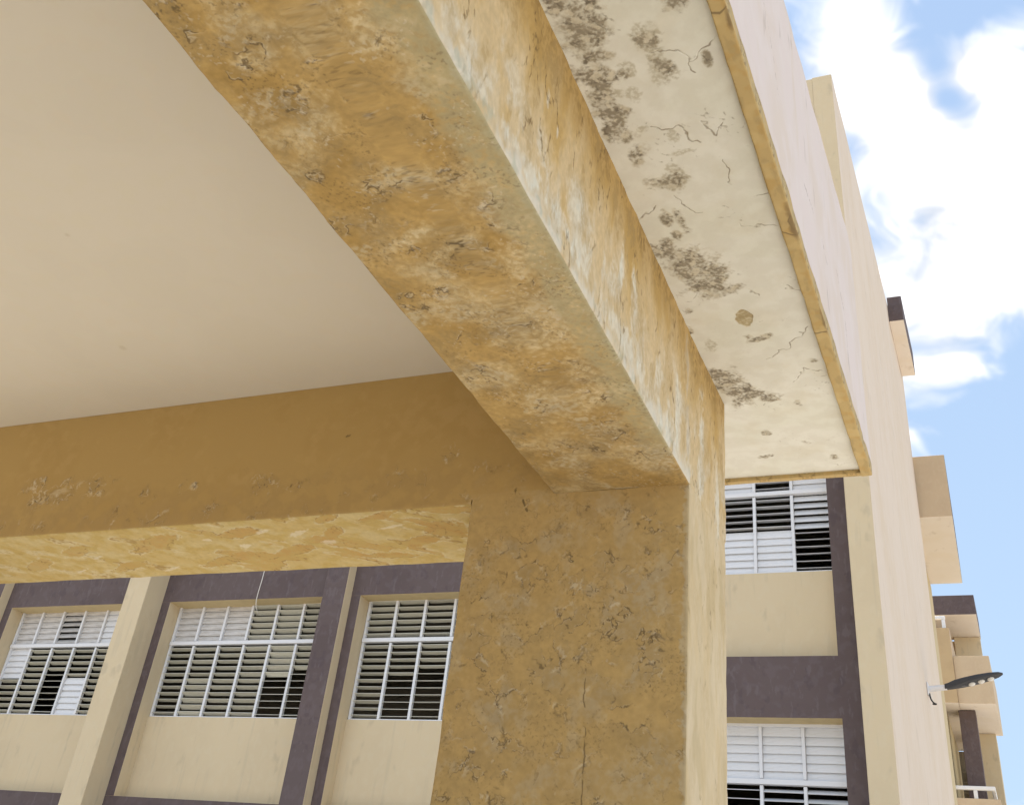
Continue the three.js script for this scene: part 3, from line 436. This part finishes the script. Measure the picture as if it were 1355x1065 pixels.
{
  const sills = [1.59, 4.79], T = 14.0;
  // rows of the left wing
  const S = 4.79, TOP = 6.308, PB = 3.736;
  // bays [recess left, recess right], pilasters [left, right, front z, kind]
  const bays = [[-13.90, -11.32], [-10.824, -8.16], [-7.656, -5.06]];
  const pil = [[-14.383, -14.04, -11.83, 'dark'], [-11.347, -10.97, -11.62, 'beige'], [-8.139, -7.796, -11.83, 'dark'], [-5.0, -4.42, -11.62, 'beige']];
  pil.forEach(([a, b, z, k], i) => solid('pilaster', school, [a, 0, -12.3], [b, T, z], k === 'dark' ? { pz: mPurple, nx: mPurple, all: mBeige } : mBeige, { r: 0.01, step: 2, rough: 0.004, sharp: 'ny' }, k === 'dark' ? 'purple fronted pilaster with a beige side' : 'deep beige pilaster'));
  // purple posts beside the windows (between pilaster and recess)
  const posts = [[-14.04, -13.90], [-11.32, -11.347 + 0.0], [-10.97, -10.824], [-8.16, -8.139], [-7.796, -7.656], [-5.06, -5.0]].filter(([a, b]) => b > a);
  for (const [a, b] of posts) solid('window_post', school, [a, PB, -12.3], [b, TOP, ZF], { pz: mPurple, all: mBeige }, { r: 0.004, step: 2, sharp: 'pynypxnx' });
  // bands, panels, plain wall above and below
  const spans = [[-14.04, -11.347], [-10.97, -8.139], [-7.796, -5.0]];
  spans.forEach(([a, b], i) => {
    solid('spandrel_band', school, [a, TOP, -12.3], [b, TOP + 0.628, ZF], { pz: mPurple, all: mReveal }, { r: 0.006, step: 2, sharp: 'pxnxpy' }, 'purple band above the window');
    solid('spandrel_band', school, [a, PB - 0.628, -12.3], [b, PB, ZF], { pz: mPurple, all: mBeige }, { r: 0.006, step: 2, sharp: 'pxnx' }, 'purple band below the window panel');
    solid('wall', school, [a, TOP + 0.628, -12.3], [b, T, ZP], mBeige, { r: 0, step: 4 });
    solid('wall', school, [a, 0, -12.3], [b, PB - 0.628, ZP], mBeige, { r: 0, step: 4 });
    const [p, q] = bays[i];
    solid('wall_panel', school, [p, PB, -12.33], [q, S, ZP], mBeige, { r: 0.006, step: 1, rough: 0.003, sharp: 'pxnxny' }, 'beige panel under the window');
  });
  const half = [SHUT, AJAR, AJAR - 8, AJAR, AJAR - 10, AJAR];
  louvreWindow(-13.89, S + 0.01, 0.4285, 6, [
    [SHUT, split(5, SHUT, OPEN), true], [SHUT, OPEN, true], [[66, 60, 52, 50, 54, 50], split(4, OPEN, THIN), true], [SHUT, split(5, OPEN + 4, SHUT), true], [SHUT, OPEN, false], [SHUT, OPEN, false]], 'window left of the deep beige pilaster, grimy upper louvres shut, one white lower patch', 11);
  louvreWindow(-10.815, S + 0.01, 0.4285, 6, [
    [SHUT, -6, true], [SHUT, split(5, OPEN, -22), true], [SHUT, OPEN, true], [OPEN - 8, OPEN - 3], [OPEN - 9, split(5, -24, THIN)], [OPEN - 2, split(4, -14, THIN + 2)]], 'window with its three upper left louvre panes shut and the rest open', 12);
  louvreWindow(-7.645, S + 0.01, 0.43, 6, [
    [-10, -6], [-8, split(5, -4, THIN)], [-5, split(4, -6, THIN - 3)], [-5, OPEN], [OPEN, OPEN], [OPEN, OPEN]], 'window beside the weathered column with all its louvres open', 13);
  // the stair bay to the right: its floors lie half a storey off
  const RX0 = -4.42, RX1 = -1.35, WR = -1.595, WL = -3.84;
  const rows = [[3.234, 4.814], [6.49, 8.02]];
  solid('window_post', school, [WR, 1.3, -12.3], [RX1, 8.7, ZF], { pz: mPurple, all: mBeige }, { r: 0, step: 2 }, 'purple strip beside the corner pilaster');
  solid('window_post', school, [RX0, 1.3, -12.3], [WL, 8.7, ZF], { pz: mPurple, all: mBeige }, { r: 0.004, step: 2, sharp: 'nxnypy' });
  solid('spandrel_band', school, [WL, 4.814, -12.3], [WR, 5.46, ZF], { pz: mPurple, ny: mReveal, all: mBeige }, { r: 0.006, step: 1, sharp: 'pxnx' }, 'purple band between the two stair windows');
  solid('spandrel_band', school, [WL, 8.02, -12.3], [WR, 8.7, ZF], { pz: mPurple, ny: mReveal, all: mBeige }, { r: 0.006, step: 1, sharp: 'pxnxpy' });
  solid('spandrel_band', school, [WL, 1.3, -12.3], [WR, 2.21, ZF], { pz: mPurple, all: mBeige }, { r: 0.006, step: 1, sharp: 'pxnxny' });
  solid('wall', school, [RX0, 8.7, -12.3], [RX1, 13.6, ZP], mBeige, { r: 0, step: 4 });
  solid('wall', school, [RX0, 0, -12.3], [RX1, 1.3, ZP], mBeige, { r: 0, step: 4 });
  solid('wall_panel', school, [WL, 5.46, -12.33], [WR, 6.49, ZP], mBeige, { r: 0.006, step: 1, rough: 0.003, sharp: 'pxnxny' }, 'beige panel under the upper stair window');
  solid('wall_panel', school, [WL, 2.21, -12.33], [WR, 3.234, ZP], mBeige, { r: 0.006, step: 1, rough: 0.003, sharp: 'pxnxny' });
  louvreWindow(-3.83, 6.5, 0.4475, 5, [
    [SHUT, split(5, THIN - 3, SHUT)], [SHUT, split(5, THIN - 3, SHUT)], [SHUT, split(5, THIN - 4, SHUT)], [[SHUT, SHUT, SHUT, 60, 14, 12], split(5, THIN - 4, SHUT)], [SHUT, split(5, 58, THIN + 2)]], 'upper stair window with white louvres, some shut and some open', 14);
  louvreWindow(-3.83, 3.244, 0.4475, 5, [
    [SHUT, THIN], [SHUT, THIN], [SHUT, 10], [SHUT, 28], [SHUT, split(3, 34, THIN)]], 'lower stair window with its upper louvres shut', 15);
  // left of what the photograph shows the front goes on plain
  solid('wall', school, [-20.6, 0, -12.3], [-14.383, T, ZP], mBeige, { r: 0, step: 4 });
  // end wall, its front edge the corner pilaster; the coping rises a little to the back
  const rise = (v) => { if (v[1] > 13) v[1] += (-11.62 - v[2]) / 9.28 * 0.74; };
  solid('end_wall', school, [-1.35, 0, -20.9], [-1.071, 13.81, -11.62], { px: mSide, pz: mBeige, all: mBeige }, { r: 0.012, step: 0.6, rough: 0.006, sharp: 'ny', warp: rise }, 'pinkish beige end wall seen edge-on');
  solid('end_wall', school, [-20.6, 0, -20.9], [-20.3, T, -12.3], mBeige, { r: 0, step: 4 });
  solid('back_wall', school, [-20.3, 0, -20.9], [-1.35, T, -20.65], mBeige, { r: 0, step: 4 });
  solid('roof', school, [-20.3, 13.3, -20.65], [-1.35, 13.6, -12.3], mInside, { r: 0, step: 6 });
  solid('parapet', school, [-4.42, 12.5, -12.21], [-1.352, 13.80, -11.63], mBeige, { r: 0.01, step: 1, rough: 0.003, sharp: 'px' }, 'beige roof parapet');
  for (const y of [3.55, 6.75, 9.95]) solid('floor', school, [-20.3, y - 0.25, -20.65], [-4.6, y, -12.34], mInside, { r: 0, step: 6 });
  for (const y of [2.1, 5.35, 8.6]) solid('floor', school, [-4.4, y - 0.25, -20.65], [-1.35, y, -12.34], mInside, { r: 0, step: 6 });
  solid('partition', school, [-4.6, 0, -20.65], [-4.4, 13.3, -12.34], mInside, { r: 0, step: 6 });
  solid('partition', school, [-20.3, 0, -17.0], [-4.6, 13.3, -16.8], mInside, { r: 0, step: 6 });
  // roof canopy and balcony on the end wall
  solid('roof_canopy', school, [-1.068, 13.95, -20.6], [-0.805, 14.52, -18.5], { ny: mCream, all: mPurple }, { r: 0.012, step: 1, rough: 0.004, sharp: 'nx' }, 'small purple edged roof canopy on the end wall');
  solid('balcony', school, [-1.9, 10.98, -24.45], [-0.485, 12.29, -20.96], { ny: mCream, px: mPurple, all: mTan }, { r: 0.015, step: 1, rough: 0.005, sharp: 'nx', warp: (v) => { if (v[0] > -1) v[0] -= (-20.96 - v[2]) * 0.02; } }, 'tan balcony parapet with a cream soffit');
  solid('return_wall', school, [-1.5, 0, -24.6], [-1.2, 10.97, -20.95], mReveal, { r: 0.01, step: 2, sharp: 'ny' });
}

// ---------------------------------------------------------------- the block behind it
{
  const b = thing('rear_building', 'far beige block with stacked balconies and a purple roof canopy behind the end wall', 'building', [-3, 0, -34]);
  solid('roof_canopy', b, [-4, 13.95, -37.0], [-0.53, 14.55, -34.7], { ny: mCream, all: mPurple }, { r: 0.015, step: 1, rough: 0.005 }, 'purple edged roof canopy');
  solid('back_wall', b, [-4, 12.0, -37.6], [-0.86, 13.95, -37.1], mTan, { r: 0.01, step: 2 });
  solid('back_wall', b, [-1.31, 12.0, -37.09], [-0.55, 13.94, -36.7], mBeige, { r: 0.01, step: 2 });
  solid('balcony', b, [-1.286, 10.99, -36.7], [-0.345, 12.3, -33.4], { ny: mCream, all: mTan }, { r: 0.015, step: 1, rough: 0.006, warp: (v) => { if (v[0] > -0.6) v[0] += (-33.4 - v[2]) * 0.012; } }, 'upper tan balcony parapet with a cream soffit');
  solid('balcony', b, [-4, 10.98, -38.5], [-1.29, 13.08, -33.3], { ny: mCream, pz: mTanDark, all: mTan }, { r: 0.015, step: 1, rough: 0.006, sharp: 'px' }, 'taller darker tan balcony wall');
  const rail = (x0, x1, y, z, posts, back) => {
    const list = [block([x0, y - 0.05, z - 0.05], [x1, y + 0.05, z + 0.05], mRail, { r: 0.02, step: 4 })[0]];
    for (const p of posts) list.push(block([p - 0.05, y - 0.42, z - 0.045], [p + 0.05, y - 0.051, z + 0.045], mRail, { r: 0.015, step: 4 })[0]);
    if (back) list.push(block([x1 - 0.1, y - 0.049, z - back], [x1 - 0.001, y + 0.049, z - 0.051], mRail, { r: 0.02, step: 4 })[0]);
    const g = mergeGeometries(list); g.userData = { world: true }; return part('railing', g, mRail, b, 'white tubular railing');
  };
  rail(-3.9, -1.36, 13.42, -33.45, [-1.42, -2.6], 0);
  rail(-3.9, -0.66, 8.83, -33.5, [-1.16, -2.3], 2.6);
  solid('balcony', b, [-4, 7.4, -36.7], [-0.575, 8.56, -33.4], { ny: mCream, all: mTan }, { r: 0.015, step: 1, rough: 0.006 }, 'lower tan balcony parapet with a white railing');
  solid('purple_wall', b, [-1.345, 8.56, -34.6], [-0.905, 10.98, -34.0], mPurple, { r: 0.012, step: 1, rough: 0.004, sharp: 'ny' });
  solid('side_wall', b, [-1.02, 0, -37.6], [-0.50, 10.986, -36.45], mBeige, { r: 0.012, step: 2, rough: 0.005, sharp: 'ny' });
  solid('return_wall', b, [-1.75, 0, -38.4], [-1.66, 10.97, -33.36], mReveal, { r: 0.01, step: 2, sharp: 'ny' });
  solid('inner_wall', b, [-4, 7.4, -38.9], [-0.9, 10.97, -38.52], mInside, { r: 0, step: 4 });  // dark colour stands in for the shade inside the opening
  solid('main_wall', b, [-8, 0, -46], [-4.02, 14.2, -33.6], mBeige, { r: 0.02, step: 3, sharp: 'ny' });
  solid('main_wall', b, [-4, 0, -46], [-0.92, 7.38, -38.95], mBeige, { r: 0.02, step: 3, sharp: 'ny' });
  const win = new THREE.Group(); win.name = 'window'; win.position.set(-1.68, 8.55, -38.47).sub(b.position); b.add(win);
  const fr = []; for (let i = 0; i <= 3; i++) fr.push([i * 0.2, 0.9, 0, 0.03, 1.8, 0.04]); for (let i = 0; i <= 6; i++) fr.push([0.3, i * 0.3, 0.035, 0.63, 0.03, 0.02]);
  part('frame', bars(fr), mInside, win);
}

// ---------------------------------------------------------------- street lamp on the end wall
{
  const L = thing('street_lamp', 'dark slim street lamp with three pale lenses on a white wall bracket', 'street lamp', [-1.071, 6.66, -17.3]);
  part('wall_plate', (() => { const [g] = block([-1.069, 6.57, -17.37], [-1.05, 6.75, -17.23], mArm, { r: 0.006, step: 1 }); return g; })(), mArm, L);
  part('bracket', tube([[-1.055, 6.665, -17.3], [-0.95, 6.675, -17.3], [-0.8, 6.69, -17.3]], 0.042, 10), mArm, L);
  // housing: lofted from stations along its length, flat below and ribbed above
  const st = [[0, 0.05, 0.055, 0], [0.06, 0.062, 0.06, 0.0], [0.14, 0.085, 0.075, 0.005], [0.26, 0.125, 0.072, 0.012], [0.45, 0.155, 0.06, 0.022], [0.62, 0.14, 0.046, 0.03], [0.74, 0.095, 0.03, 0.036], [0.80, 0.03, 0.012, 0.04]];
  const pos = [], idx = [], N = 20;
  for (const [s, w, h, up] of st) for (let i = 0; i < N; i++) { const a = i / N * Math.PI * 2, c = Math.cos(a), q = Math.sin(a), e = (v, p) => Math.sign(v) * Math.pow(Math.abs(v), p); pos.push(s, (q > 0 ? e(q, 0.8) * h : e(q, 0.35) * h * 0.42) + up + s * 0.2, e(c, 0.75) * w); }
  for (let k = 0; k + 1 < st.length; k++) for (let i = 0; i < N; i++) { const a = k * N + i, b = k * N + (i + 1) % N; idx.push(a, a + N, b, b, a + N, b + N); }
  for (const [k, f] of [[0, 1], [st.length - 1, 0]]) { const c = pos.length / 3, s = st[k]; pos.push(s[0], s[3] + s[0] * 0.2, 0); for (let i = 0; i < N; i++) { const a = k * N + i, b = k * N + (i + 1) % N; f ? idx.push(c, a, b) : idx.push(c, b, a); } }
  const g = new THREE.BufferGeometry(); g.setAttribute('position', new THREE.Float32BufferAttribute(pos, 3)); g.setIndex(idx); g.computeVertexNormals();
  const hs = part('housing', g, mHousing, L); hs.position.set(-0.826 + 1.071, 6.68 - 6.66, 0);
  for (const s of [0.37, 0.50, 0.63]) { const d = new THREE.SphereGeometry(0.05, 16, 10); d.scale(1, 0.5, 1.3); const m = part('lamp_lens', d, mLens, hs); m.position.set(s, s * 0.2 - 0.022 + (s - 0.3) * 0.075, 0.0); m.rotation.z = 0.22; }
  { const d = new THREE.SphereGeometry(0.036, 14, 8); d.scale(1.2, 0.35, 1); const m = part('sensor_cap', d, new THREE.MeshStandardMaterial({ color: 0x55555a, roughness: 0.5, name: 'grey sensor cap' }), hs); m.position.set(0.26, 0.033, 0); }
  part('cable', tube([[-1.045, 6.60, -17.3], [-1.04, 6.55, -17.28], [-1.03, 6.51, -17.28], [-1.0, 6.465, -17.29], [-0.965, 6.45, -17.3], [-1.02, 6.455, -17.31]], 0.011, 30), mBlack, L);
}
// ---------------------------------------------------------------- loose cable in front of the middle window
{
  const g = tube([[-9.2, 7.4, -11.9], [-9.232, 6.66, -11.9], [-9.235, 6.53, -11.9], [-9.27, 6.36, -11.93], [-9.30, 6.24, -11.98], [-9.33, 6.16, -12.1], [-9.345, 6.155, -12.2]], 0.0058, 60);
  const m = new THREE.Mesh(g, mCable); m.name = 'hanging_cable'; m.castShadow = m.receiveShadow = true; m.userData = { label: 'thin white cable hanging before the middle louvred window', category: 'cable' }; scene.add(m);
}

// ---------------------------------------------------------------- the entrance canopy in front
{
  const c = thing('entrance_canopy', 'weathered ochre concrete entrance canopy with column, beams and stained overhang', 'canopy', [-1, 0, -2]);
  const near = (v) => { if (v[0] > -0.7) v[0] += 0.0142 * clamp(v[2] + 2.1, 0, 2.1); else v[0] -= 0.0112 * clamp(v[2] + 2.1, 0, 2.1); };
  // column stands under the end of the near beam; the cross beam dies into both
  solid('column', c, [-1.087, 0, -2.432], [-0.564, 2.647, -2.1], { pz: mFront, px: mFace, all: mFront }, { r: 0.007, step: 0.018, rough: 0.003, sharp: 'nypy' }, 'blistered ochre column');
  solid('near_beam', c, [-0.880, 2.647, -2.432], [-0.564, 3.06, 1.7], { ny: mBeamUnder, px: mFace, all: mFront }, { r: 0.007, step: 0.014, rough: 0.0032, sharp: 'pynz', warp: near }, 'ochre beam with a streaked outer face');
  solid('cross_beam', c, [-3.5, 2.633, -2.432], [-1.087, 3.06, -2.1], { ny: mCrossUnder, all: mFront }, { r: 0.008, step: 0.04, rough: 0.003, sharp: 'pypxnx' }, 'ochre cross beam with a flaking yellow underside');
  solid('beam_end', c, [-1.087, 2.647, -2.432], [-0.880, 3.06, -2.1], mFront, { r: 0.008, step: 0.04, rough: 0.003, sharp: 'pypxnxnynz' });
  solid('cross_beam', c, [-3.5, 2.633, 1.7], [-0.564, 3.06, 2.03], mFront, { r: 0.008, step: 0.4, sharp: 'py' });
  solid('column', c, [-1.087, 0, 1.7], [-0.564, 2.633, 2.03], mFront, { r: 0.009, step: 0.4, sharp: 'nypy' });
  for (const z of [-2.432, 1.7]) solid('column', c, [-3.5, 0, z], [-2.98, 2.633, z + 0.332], mFront, { r: 0.009, step: 0.4, sharp: 'nypy' });
  solid('ceiling', c, [-3.55, 3.012, -2.099], [-0.881, 3.028, 1.699], mCeiling, { r: 0, step: 0.5, warp: near }, 'cream painted ceiling');
  solid('roof_slab', c, [-3.8, 3.03, -2.86], [-0.286, 3.22, 2.3], { ny: mSoffit, all: mCeiling }, { r: 0, step: 0.05, rough: 0.0025 }, 'stained cream soffit');
  solid('drip_edge', c, [-0.286, 3.016, -2.873], [-0.256, 3.05, 2.3], mLip, { r: 0.004, step: 0.03, rough: 0.004, sharp: 'py' }, 'ochre painted edge strip');
  solid('drip_edge', c, [-3.8, 3.018, -2.873], [-0.286, 3.05, -2.853], mLip, { r: 0.003, step: 0.04, rough: 0.002, sharp: 'pxpy' });
  solid('fascia', c, [-0.36, 3.05, -2.873], [-0.256, 3.7, 2.3], { px: mFascia, all: mFascia }, { r: 0.006, step: 0.05, rough: 0.003, sharp: 'ny', warp: (v) => { if (v[1] > 3.1) v[1] += (v[1] - 3.1) / 0.6 * 0.078 * (-1.08 - Math.min(v[2], 0.5)); } }, 'pale pink fascia of the roof edge');
  solid('fascia', c, [-3.8, 3.05, -2.873], [-0.36, 3.8, -2.77], mFascia, { r: 0.006, step: 0.3, sharp: 'nypx' });
}
renderer.render(scene, camera);
